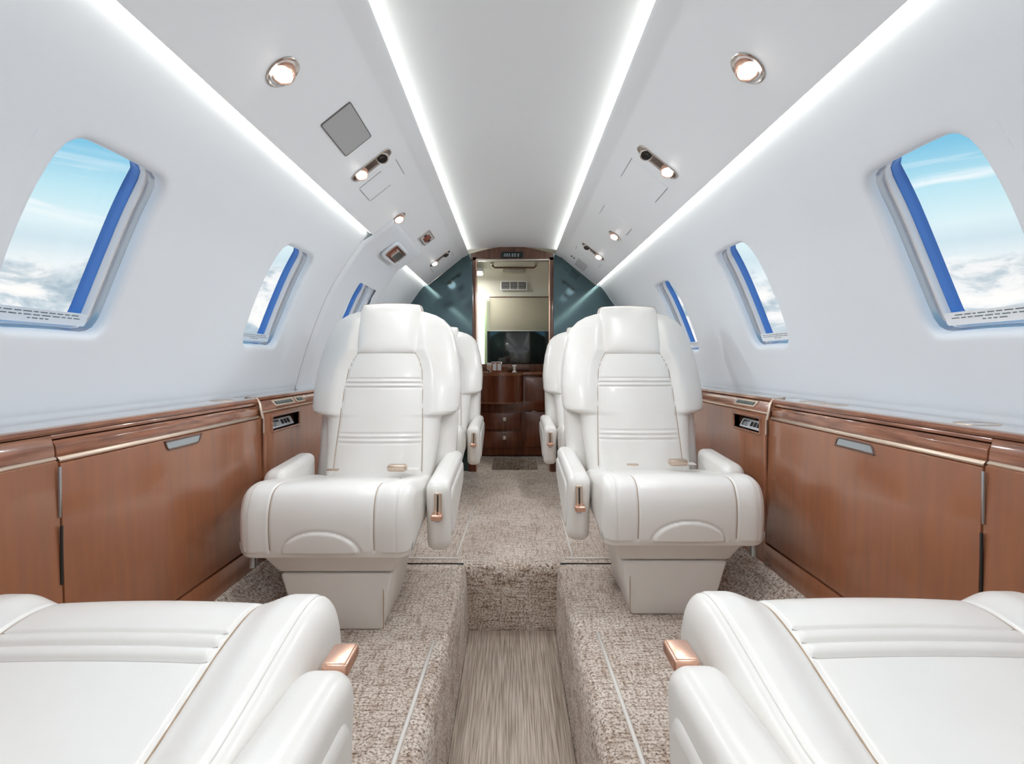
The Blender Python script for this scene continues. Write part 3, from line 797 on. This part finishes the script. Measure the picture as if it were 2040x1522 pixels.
    bm = bmesh.new(); bbox(bm, (side*.895, nc, (z0+z1)/2), (.004, nw+.01, z1-z0+.01)); bbox(bm, (side*.872, n0-.001, (z0+z1)/2), (.05, .002, z1-z0)); bbox(bm, (side*.872, n1+.001, (z0+z1)/2), (.05, .002, z1-z0)); bbox(bm, (side*.872, nc, z1+.001), (.05, nw, .002)); bbox(bm, (side*.872, nc, z0-.001), (.05, nw, .002))
    bobj('liner', bm, M['wooddark'], nb, False)
    mtf = Matrix.Translation((side*facx(.572), nc, (z0+z1)/2)) @ Matrix.Rotation(side*-math.pi/2, 4, 'Y') @ Matrix.Rotation(math.pi/2, 4, 'Z')
    ringplate('rim', rrect(nw+.018, z1-z0+.016, .010), .009, .004, M['woodh'], nb, mtf)
    # jack plate lying tilted inside
    jt = Matrix.Translation((side*.868, nc, z0+.018)) @ Matrix.Rotation(side*-math.radians(62), 4, 'Y')
    jp = plate('jack_plate', rrect(.036, nw-.03, .004), .003, M['greylight'], nb, mt=jt)
    bm = bmesh.new()
    for q in range(3): bbox(bm, (0, -.055+q*.026 if side > 0 else .06-q*.026, .0045), (.018, .018, .003), .002)
    for v in bm.verts: v.co = jt @ v.co
    bobj('push_button', bm, M['black'], jp)
    bm = bmesh.new(); bbox(bm, (0, .045*side, .0045), (.022, .05, .004), .002)
    for v in bm.verts: v.co = jt @ v.co
    bobj('socket', bm, M['steel'], jp)
    # recessed control strips on the fascia
    fn = math.atan2(.026, .029)
    def control(ya, yb, nbtn, name, label, cat):
        w = yb-ya; mt = Matrix.Translation((side*.8745, (ya+yb)/2, .6385)) @ Matrix.Rotation(side*-(math.pi/2-fn), 4, 'Y') @ Matrix.Rotation(math.pi/2, 4, 'Z')
        e = empty(name, mtx=mt); tag(e, label, cat)
        plate('bezel', rrect(w, .030, .003), .004, M['gold'], e)
        dk = plate('button_bank', rrect(w-.022, .014, .002), .0012, M['black'], e, z0=.004)
        for q in range(nbtn):
            bw = (w-.028)/nbtn
            plate('button', [(x-(w-.028)/2+bw*(q+.5), y) for x, y in rrect(bw-.003, .010, .001, 2)], .0012, mat_btn, e, z0=.0052, bev=.0004)
    mat_btn = mat('dark_green_grey_button', (.07, .10, .10), .3)
    if side > 0: control(1.885, 2.055, 6, 'control_panel', 'pale framed strip of six dark buttons on the right console', 'switch panel')
    else:
        control(1.93, 2.105, 6, 'control_panel', 'pale framed strip of dark buttons on the left console, nearer of two', 'switch panel')
        control(2.125, 2.205, 2, 'switch_panel', 'small two-button switch plate beside the button strip, left console', 'switch panel')
    # cup holders let into the ledge
    def cup(y, label):
        e = empty('cup_holder', (side*.913, y, T-.0005)); tag(e, label, 'cup holder', 'cup holders')
        lathe('rim', [(.028, -.001), (.0285, .002), (.031, .0035), (.036, .003), (.038, .0008), (.038, -.002)], M['gold'], e)
        lathe('cup', [(.0282, .001), (.028, -.0005), (.010, -.0008), (0, -.0008)], M['chrome'], e)
        lathe('ridge', [(.016, .0002), (.018, .0018), (.020, .0002)], M['gold'], e)
    if side > 0:
        cup(1.60, 'metal cup holder on the right ledge, farthest of its pair above the cabinet'); cup(1.495, 'metal cup holder on the right ledge, nearer of its pair above the cabinet'); cup(1.035, 'metal cup holder on the right ledge at the right edge of the photo')
    else: cup(1.66, 'metal cup holder on the left ledge beside the left seat'); 
    bm = bmesh.new()
    for a, b in (((.930, D0+.12), (.930, D1-.38)), ((.930, D1-.38), (.955, D1-.30)), ((.930, D0+.12), (.957, D0+.04))):
        d = Vector((side*(b[0]-a[0]), b[1]-a[1], 0)); ang = math.atan2(d.y, d.x)
        bbox(bm, (side*(a[0]+b[0])/2, (a[1]+b[1])/2, T+.0002), (d.length, .002, .001), rot=Matrix.Rotation(ang, 3, 'Z'))
    o = bobj('lid_joint', bm, M['black'], None, False); tag(o, 'thin dark joint of a storage lid in the %s ledge top' % nm, 'joint')
console(-1); console(1)

# ---------------------------------------------------------------- fittings on the sloping service panels
def frame_on_slope(side, y, t):
    ex, ez = P1[0]-P0[0], P1[1]-P0[1]; l = math.hypot(ex, ez)
    n = Vector((-side*(ez/l), 0, (ex/l)))                 # into the cabin
    xx = Vector((side*ex/l, 0, ez/l))                     # up the slope
    yy = n.cross(xx)
    m = Matrix((( xx.x, yy.x, n.x, side*(P0[0]+ex*t)), (xx.y, yy.y, n.y, y), (xx.z, yy.z, n.z, EZ+P0[1]+ez*t), (0, 0, 0, 1)))
    return m
SL = math.hypot(P1[0]-P0[0], P1[1]-P0[1])
def eyeball(e, r, tilt, lit=True, ox=0):
    mt = Matrix.Translation((ox, 0, 0)) @ Matrix.Rotation(tilt[0], 4, 'X') @ Matrix.Rotation(tilt[1], 4, 'Y')
    a = lathe('lamp_housing' if lit else 'air_nozzle', [(r*1.0, -.018), (r*1.02, .002), (r*.93, .011), (r*.80, .014), (r*.72, .012)], M['copper' if lit else 'chrome'], e, mt=mt)
    lathe('lens' if lit else 'vent_opening', [(r*.73, .011), (r*.4, .0125), (0, .013)], M['lamp' if lit else 'black'], a, mt=mt)
    if not lit: lathe('vane', [(r*.30, .0125), (r*.36, .017), (r*.42, .0125)], M['chrome'], a, mt=mt)
def glow(e, w, ox=0, name='lamp_light'):
    l = bpy.data.lights.new(name, 'SPOT'); l.energy = w; l.spot_size = math.radians(165); l.spot_blend = 1; l.shadow_soft_size = .03; l.color = (.93, .965, 1)
    o = bpy.data.objects.new(name, l); COL.objects.link(o); o.parent = e; o.location = (ox, 0, .03); o.rotation_euler = (math.pi, 0, 0)
def downlight(side, y, t, r, label, tilt=(0, 0), el=1.0):
    e = empty('reading_light', mtx=frame_on_slope(side, y, t)); tag(e, label, 'light', 'round ceiling spotlights')
    lathe('bezel', [(r*1.0, 0), (r*1.0, .002), (r*.93, .0035), (r*.85, .0015), (r*.66, -.0015), (r*.5, -.001)], M['chrome'], e, sx=el)
    eyeball(e, r*.66, tilt); glow(e, LAMP_W)
downlight(-1, 1.172, .425, .0400, 'large round copper spotlight in the left ceiling panel, nearest the camera', (math.radians(-34), math.radians(-20)), 1.05)
downlight(1, 1.150, .405, .0400, 'large round copper spotlight in the right ceiling panel, nearest the camera', (math.radians(34), math.radians(-20)), 1.05)
downlight(-1, 2.362, .428, .0370, 'small round spotlight in the left ceiling panel above the exit panel', (math.radians(-26), math.radians(-12)))
downlight(1, 2.657, .392, .0370, 'small round spotlight in the right ceiling panel, farthest single one', (math.radians(26), math.radians(-12)))
for y in (-.1, -1.1):  # out of view, added to put more light into the cabin
    for side in (-1, 1): downlight(side, y, .42, .04, 'added unseen spotlight in the %s ceiling panel %s the camera' % ('left' if side < 0 else 'right', 'just behind' if y > -.5 else 'far behind'))
def psu(side, y, t, label, sc=1.0):
    e = empty('light_and_air_outlet', mtx=frame_on_slope(side, y, t)); tag(e, label, 'outlet', 'paired lamp and air outlets')
    w, h = .166*sc, .058*sc
    out = rounded([(-w/2, -h/2), (w/2, -h/2), (w/2, h/2), (-w/2, h/2)], h*.5, 9)
    ringplate('bezel', out, .006*sc, .004, M['chrome'], e)
    plate('back_plate', [(x*.93, yy*.82) for x, yy in out], .001, M['chrome'], e, bev=.0004)
    eyeball(e, .0235*sc, (side*math.radians(32), math.radians(-14)), True, -.045*sc)
    eyeball(e, .0235*sc, (side*math.radians(32), math.radians(-14)), False, .045*sc); glow(e, LAMP_W*.6, -.045*sc)
psu(-1, 1.792, .552, 'copper lamp and air nozzle in one oval frame, left ceiling beside the square speaker')
psu(1, 1.753, .530, 'copper lamp and air nozzle in one oval frame, right ceiling, nearer one')
psu(-1, 3.43, .585, 'small oval lamp and air outlet in the left ceiling close to the teal partition')
psu(1, 3.155, .520, 'small oval lamp and air outlet in the right ceiling, farther one')
e = empty('ceiling_speaker', mtx=frame_on_slope(-1, 1.528, .556)); tag(e, 'grey square speaker cover set in the left ceiling panel', 'speaker')
plate('grille', rrect(.100, .212, .008), .003, M['grey'], e); ringplate('frame', rrect(.104, .216, .009), .003, .0035, M['greyline'], e)
def access(side, y0, y1, t0, t1, label, lines):
    e = empty('access_panel', mtx=frame_on_slope(side, (y0+y1)/2, (t0+t1)/2)); tag(e, label, 'access panel', 'flush ceiling access panels')
    w, h = (t1-t0)*SL, y1-y0
    plate('cover', rrect(w-.004, h-.004, .004), .0008, M['ceil'], e, bev=.0003)
    bm = bmesh.new()
    # local y may run along -Y, so lines are given in local signs
    for kind, a, b in lines:
        if kind == 'v': bbox(bm, (a*w/2, (b[0]+b[1])/2*h, .0006), (.0016, (b[1]-b[0])*h, .001))
        else: bbox(bm, ((b[0]+b[1])/2*w, a*h/2, .0006), ((b[1]-b[0])*w, .0016, .001))
    bobj('gap_line', bm, M['greyline'], e, False)
access(-1, 1.875, 2.02, .285, .812, 'flush oxygen mask cover in the left ceiling beside the oval lamp outlet', [('v', 1, (-.5, .5)), ('v', -1, (-.45, .45)), ('h', 1, (-.48, .10)), ('h', -1, (-.48, .10))])
access(1, 1.85, 2.03, .265, .785, 'flush oxygen mask cover in the right ceiling beside the nearer oval outlet', [('v', 1, (-.5, .5)), ('v', -1, (-.45, .45))])
access(1, 2.40, 2.54, .26, .782, 'flush ceiling cover before the small right spotlight', [('v', 1, (-.5, .5)), ('v', -1, (-.35, .5))])
access(-1, 3.46, 3.66, .30, .86, 'flush ceiling cover beside the far left oval outlet', [('v', 1, (-.3, .3)), ('v', -1, (-.4, .4))])
access(1, 3.24, 3.42, .24, .84, 'flush ceiling cover between the far right oval outlet and grey speaker', [('v', 1, (-.25, .25)), ('v', -1, (-.25, .25))])
e = empty('ceiling_speaker', mtx=frame_on_slope(1, 3.63, .56)); tag(e, 'pale grey square speaker cover in the far right ceiling by the partition', 'speaker')
plate('grille', rrect(.080, .215, .006), .003, M['greylight'], e)
e = empty('call_indicator', mtx=frame_on_slope(1, 3.60, .80)); tag(e, 'tiny dark indicator pair in the far right ceiling', 'indicator')
for q in (-1, 1): plate('lamp', [(x+q*.010, y) for x, y in rrect(.012, .016, .004)], .004, M['black'], e)
e = empty('warning_sign', mtx=frame_on_slope(-1, 2.87, .60)); tag(e, 'square amber lit sign in a grey frame, left ceiling above the exit panel', 'sign')
plate('housing', rrect(.072, .165, .008), .007, M['greylight'], e); ringplate('frame', rrect(.074, .168, .008), .006, .009, M['chrome'], e)
plate('amber_window', rrect(.044, .085, .004), .002, M['amber'], e, z0=.007)
bm = bmesh.new(); bbox(bm, (-.0, .058, .0078), (.018, .02, .002)); bbox(bm, (0, -.058, .0078), (.018, .02, .002)); bobj('screw_cover', bm, M['black'], e)

# emergency exit panel: overlaps the wall and service panel on the left
def exit_panel():
    y0, y1 = 2.325, 3.03
    path = [(-1*(P0[0]+(P1[0]-P0[0])*t), EZ+P0[1]+(P1[1]-P0[1])*t, 's') for t in (.37, .3, .2, .1, .03)]
    prof = [(x, z) for x, z, _ in path]
    wz = [.535, .50, .45, .40, .35, .30, .25, .2, .15, .1, .05, 0, -.05, -.10, -.118]
    prof += [(-wx(Z), EZ+Z) for Z in wz]
    # inward normals
    nr = []
    for k in range(len(prof)):
        a, b = prof[max(k-1, 0)], prof[min(k+1, len(prof)-1)]; d = Vector((b[0]-a[0], b[1]-a[1])).normalized(); nr.append((-d.y, d.x))
    if nr[5][0] < 0: nr = [(-a, -b) for a, b in nr]
    ysn = [y0+(y1-y0)*q/40 for q in range(41)]
    V = []; F = []; K = len(prof)
    e = empty('exit_panel', (-wx(.2), 2.68, EZ+.2)); tag(e, 'raised white emergency exit panel with handle recess, left wall', 'exit panel'); off = Vector(e.location)
    c = WIN[-1][4]
    def inside(y, z): 
        dy, dz = y-c, z-EZ-ZC; return abs(dy/(HWN+.024))**5+abs(dz/(HZN+.024))**5 < 1
    for k, ((x, z), (nx_, nz_)) in enumerate(zip(prof, nr)):
        for y in ysn:
            ed = min(1, min(y-y0, y1-y)/.012, (k)/1.0 if k < 1 else 1)
            h = .0115*math.sqrt(max(0, 1-(1-ed)**2)) + .0005
            V.append(Vector((x+nx_*h, y, z+nz_*h))-off)
    n = len(ysn)
    for k in range(K-1):
        for q in range(n-1):
            ym, zm = (ysn[q]+ysn[q+1])/2, (prof[k][1]+prof[k+1][1])/2
            if inside(ym, zm): continue
            F.append([k*n+q, k*n+q+1, (k+1)*n+q+1, (k+1)*n+q])
    mesh('cover', V, F, M['wall'], e)
    V = [Vector((x+nx_*.013, y, z+nz_*.013))-off for (x, z), (nx_, nz_) in zip(prof[:2], nr[:2]) for y in (y0+.03, y1-.03)]
    a = prof[0]; 
    tube('seam', [Vector((a[0]-.003, y0+.02, a[1]+.002))-off, Vector((a[0]-.003, y1-.02, a[1]+.002))-off], .0032, M['greyline'], e, 6)
    tube('wall_seam', [Vector((x, y0-.002, z))-off for x, z in prof[5:]], .0022, M['greylight'], e, 6)
    # handle recess around the corner of wall and slope
    hm = frame_on_slope(-1, 2.70, .03); hm = Matrix.Translation(-off) @ hm @ Matrix.Translation((0, 0, .014)) 
    h = empty('handle', (0, 0, 0)); h.parent = e
    ringplate('surround', rounded([(-.055, -.15), (.055, -.15), (.055, .15), (-.055, .15)], .05, 6), .018, .010, M['wall'], h, hm)
    plate('recess', rounded([(-.036, -.11), (.036, -.11), (.036, .11), (-.036, .11)], .02, 5), .004, M['amber'], h, mt=hm)
    plate('pull', rounded([(-.026, -.085), (.026, -.085), (.026, .03), (-.026, .03)], .012, 5), .012, M['chrome'], h, mt=hm)
    ringplate('inner_rim', rounded([(-.04, -.118), (.04, -.118), (.04, .118), (-.04, .118)], .02, 5), .006, .009, M['chrome'], h, hm)
exit_panel()

# ---------------------------------------------------------------- vestibule beyond the doorway
YV = 4.95
def vestibule():
    def q(name, pts, m): return tag(mesh(name, pts, [list(range(len(pts)))], m, smooth=False), kind='structure')
    q('wall_vestibule_left', [(-.62, YF, 0), (-.62, YV, 0), (-.62, YV, 1.30), (-.62, YF, 1.30)], M['vest'])
    q('wall_vestibule_right', [(.62, YF, 0), (.62, YV, 0), (.62, YV, 1.30), (.62, YF, 1.30)], M['vest'])
    # curved liner: back wall sweeping forward into the ceiling
    prof = [(YV, 0), (YV, EZ+.60), (YV-.01, EZ+.66), (YV-.04, EZ+.73), (YV-.10, EZ+.79), (YV-.22, EZ+.84), (YV-.45, EZ+.86), (YF, EZ+.86)]
    V = []; F = []
    for y, z in prof: V += [(-.62, y, z), (.62, y, z)]
    for k in range(len(prof)-1): F.append([2*k, 2*k+1, 2*k+3, 2*k+2])
    tag(mesh('wall_vestibule_far', V, F, M['vest'], angle=50), kind='structure')
    for s in (-1, 1): q('wall_vestibule_%s_top' % ('left' if s < 0 else 'right'), [(s*.62, YF, 1.30), (s*.62, YV, 1.30), (s*.62, YV, EZ+.87), (s*.62, YF, EZ+.87)], M['vest'])
    e = empty('air_grille', (.018, YV-.048, EZ+.715)); tag(e, 'white three-bay louvred air grille on the beige wall beyond the doorway', 'vent')
    tl = Matrix.Rotation(math.radians(104), 4, 'X')
    plate('back', rrect(.232, .072, .003), .004, M['black'], e, mt=tl)
    ringplate('frame', rrect(.25, .088, .004), .010, .009, M['white'], e, tl)
    bm = bmesh.new()
    for x in (-.037, .037): bbox(bm, (x, 0, .006), (.005, .07, .005))
    for v in bm.verts: v.co = tl @ v.co
    bobj('mullion', bm, M['white'], e, False)
    for k in range(5):
        bm = bmesh.new(); bbox(bm, (0, -.026+k*.013, .006), (.23, .0028, .004))
        for v in bm.verts: v.co = tl @ v.co
        bobj('slat', bm, M['white'], e, False)
    e = empty('pleated_shade', (.08, YV-.03, EZ+.45)); tag(e, 'flat beige panel above the dark screen beyond the doorway', 'panel')
    box('panel', (.0, 0, 0), (.58, .02, .315), M['shade'], e, .003); box('top_edge', (0, -.012, .160), (.58, .008, .008), M['wooddark'], e, .001)
    box('bottom_edge', (0, -.012, -.157), (.58, .006, .004), M['white'], e, .001)
    e = empty('window_blind', (-.30, YV-.10, EZ+.10)); tag(e, 'bright daylit narrow window with pale green edge beyond the doorway, left', 'window')
    box('lit_pane', (0, 0, .185), (.105, .01, .72), M['daylight'], e, .002); box('green_edge', (.058, -.004, .185), (.020, .012, .70), M['green'], e, .002)
    box('blind_rail', (-.012, -.012, .21), (.006, .008, .78), M['greylight'], e, .002)
    e = empty('display_screen', (.10, YV-.085, EZ+.104)); tag(e, 'dark glossy screen standing behind the wooden counter', 'screen')
    box('glass', (0, 0, 0), (.66, .012, .37), M['tv'], e, .004); box('rear_case', (0, .02, -.01), (.60, .03, .30), M['black'], e, .006)
    e = empty('grab_rail', (.02, YV-.42, EZ+.845)); tag(e, 'dark grab rail under the vestibule ceiling', 'rail')
    tube('bar', [(-.19, 0, -.01), (-.17, 0, -.03), (.17, 0, -.03), (.19, 0, -.01)], .008, M['wooddark'], e); 
    for s in (-1, 1): box('mount', (s*.19, 0, .002), (.03, .03, .02), M['chrome'], e, .004)
    e = empty('ceiling_lamp', (.02, YV-.25, EZ+.815)); tag(e, 'beige ridged ceiling fixture behind the grab rail', 'fixture')
    box('body', (0, 0, 0), (.20, .10, .035), M['shade'], e, .01); box('diffuser', (0, -.052, -.004), (.16, .008, .012), M['greylight'], e, .003)
    e = empty('vestibule_light', (-.33, YV-.32, EZ+.80)); tag(e, 'bright warm lamp panel at the upper left inside the doorway', 'light')
    box('housing', (0, 0, 0), (.16, .20, .03), M['white'], e, .006); box('diffuser', (.0, 0, -.018), (.13, .17, .008), M['lamp'], e, .002)
    l = bpy.data.lights.new('lamp_light', 'AREA'); l.energy = 3; l.size = .12; l.color = (1, .97, .93); lo = bpy.data.objects.new('lamp_light', l); COL.objects.link(lo); lo.parent = e; lo.location = (0, 0, -.03)
    # bow-front galley cabinet
    CY = 4.40
    e = empty('galley_cabinet', (0.08, CY, 0)); tag(e, 'dark mahogany galley cabinet with bow front and drawers beyond the doorway', 'cabinet')
    zt = EZ-.095
    bm = bmesh.new(); bbox(bm, (0, .27, zt/2), (.98, .50, zt-.02), .003); bobj('carcass', bm, M['woodcab'], e)
    box('counter_top', (0, .26, zt), (1.0, .54, .022), M['woodh'], e, .006)
    box('backsplash', (0, .42, zt+.045), (1.0, .02, .07), M['wooddark'], e, .003)
    def bow(name, x0, x1, d, z0, z1, m, parent):
        n = 20; V = []; F = []
        pts = [(x0, .03)] + [(x0+(x1-x0)*k/n, .02-d*(math.sin(math.pi*k/n))**.55) for k in range(n+1)] + [(x1, .03)]
        K = len(pts)
        for z in (z0, z1): V += [(x, y, z) for x, y in pts]
        for k in range(K-1): F.append([k, k+1, K+k+1, K+k])
        F.append(list(range(K))); F.append([K+k for k in range(K)][::-1])
        return mesh(name, V, F, m, parent, angle=30)
    b = bow('bow_front', -.375, .015, .11, zt-.235, zt-.012, M['woodcab'], e)
    bow('bow_top', -.385, .025, .118, zt-.014, zt+.012, M['woodh'], b); bow('bow_lip', -.38, .02, .114, zt-.245, zt-.232, M['woodh'], b)
    box('drawer', (.21, .012, zt-.13), (.36, .02, .20), M['woodcab'], e, .003)
    for k, (xc, w, zc, h) in enumerate(((-.19, .39, .30, .145), (-.19, .39, .145, .145), (.21, .38, .23, .30), (-.0, .80, .43, .09))):
        d = box('drawer' if k < 2 else ('door' if k == 2 else 'drawer'), (xc, .012, zc), (w-.008, .02, h-.008), M['woodcab'], e, .003)
        if k < 2:
            hd = box('handle', (-.145, -.002, zc+.015), (.035, .010, .032), M['gold'], d, .003)
            box('latch', (-.145, -.009, zc+.005), (.022, .006, .010), M['chrome'], hd, .001)
        if k == 2: box('handle', (.105, -.002, zc+.15), (.04, .008, .008), M['gold'], d, .002)
    # things on the counter
    def small(name, label, cat, loc, f):
        q_ = empty(name, loc); tag(q_, label, cat); f(q_)
    zc = zt+.0115
    def snack(p):
        box('box', (0, 0, .042), (.085, .05, .084), M['amber'], p, .002)
        box('lid', (0, 0, .086), (.09, .054, .006), M['white'], p, .002)
        for k in (-.02, .02): box('label_card', (k, -.026, .045), (.030, .002, .055), M['white'], p, 0)
    small('snack_box', 'small brown and white snack box standing on the galley counter', 'box', (-.125, CY-.01, zc), snack)
    small('snack_box', 'plain white-topped box lying behind the brown snack box', 'box', (-.17, CY+.12, zc), lambda p: (box('box', (0, 0, .04), (.09, .06, .08), M['white'], p, .003), box('band', (0, -.031, .04), (.09, .002, .03), M['copper'], p, 0)))
    small('pen', 'dark pen leaning on the counter beside the snack box', 'pen', (-.21, CY-.03, zc+.03), lambda p: tube('barrel', [(-.03, 0, .02), (.02, 0, -.025)], .005, M['black'], p))
    def tap(p):
        lathe('base', [(0, 0), (.018, 0), (.018, .008), (.011, .012), (.010, .045), (.017, .05), (.017, .062), (0, .064)], M['white'], p, 20)
        lathe('collar', [(.0105, .02), (.013, .022), (.013, .028), (.0105, .03)], M['chrome'], p, 20)
    small('faucet_knob', 'small white capped fitting on the galley counter', 'fitting', (.02, CY-.01, zc), tap)
    small('tray', 'dark shallow oval dish at the foot of the screen', 'dish', (.05, CY+.24, zc), lambda p: (lathe('dish', [(0, .002), (.05, .002), (.07, .02), (.074, .02), (.055, -.001), (0, -.001)], M['chrome'], p, 32, sx=1.5), lathe('rim', [(.072, .019), (.075, .022), (.075, .018)], M['black'], p, 32, sx=1.5)))
    for s in (-1, 1):
        o = box('door_post', (s*.30+.01, YF-.02, .045), (.05, .03, .09), M['woodcab'], None, .003)
        tag(o, 'short dark wooden kick post at the %s foot of the doorway' % ('left' if s < 0 else 'right'), 'post')
vestibule()
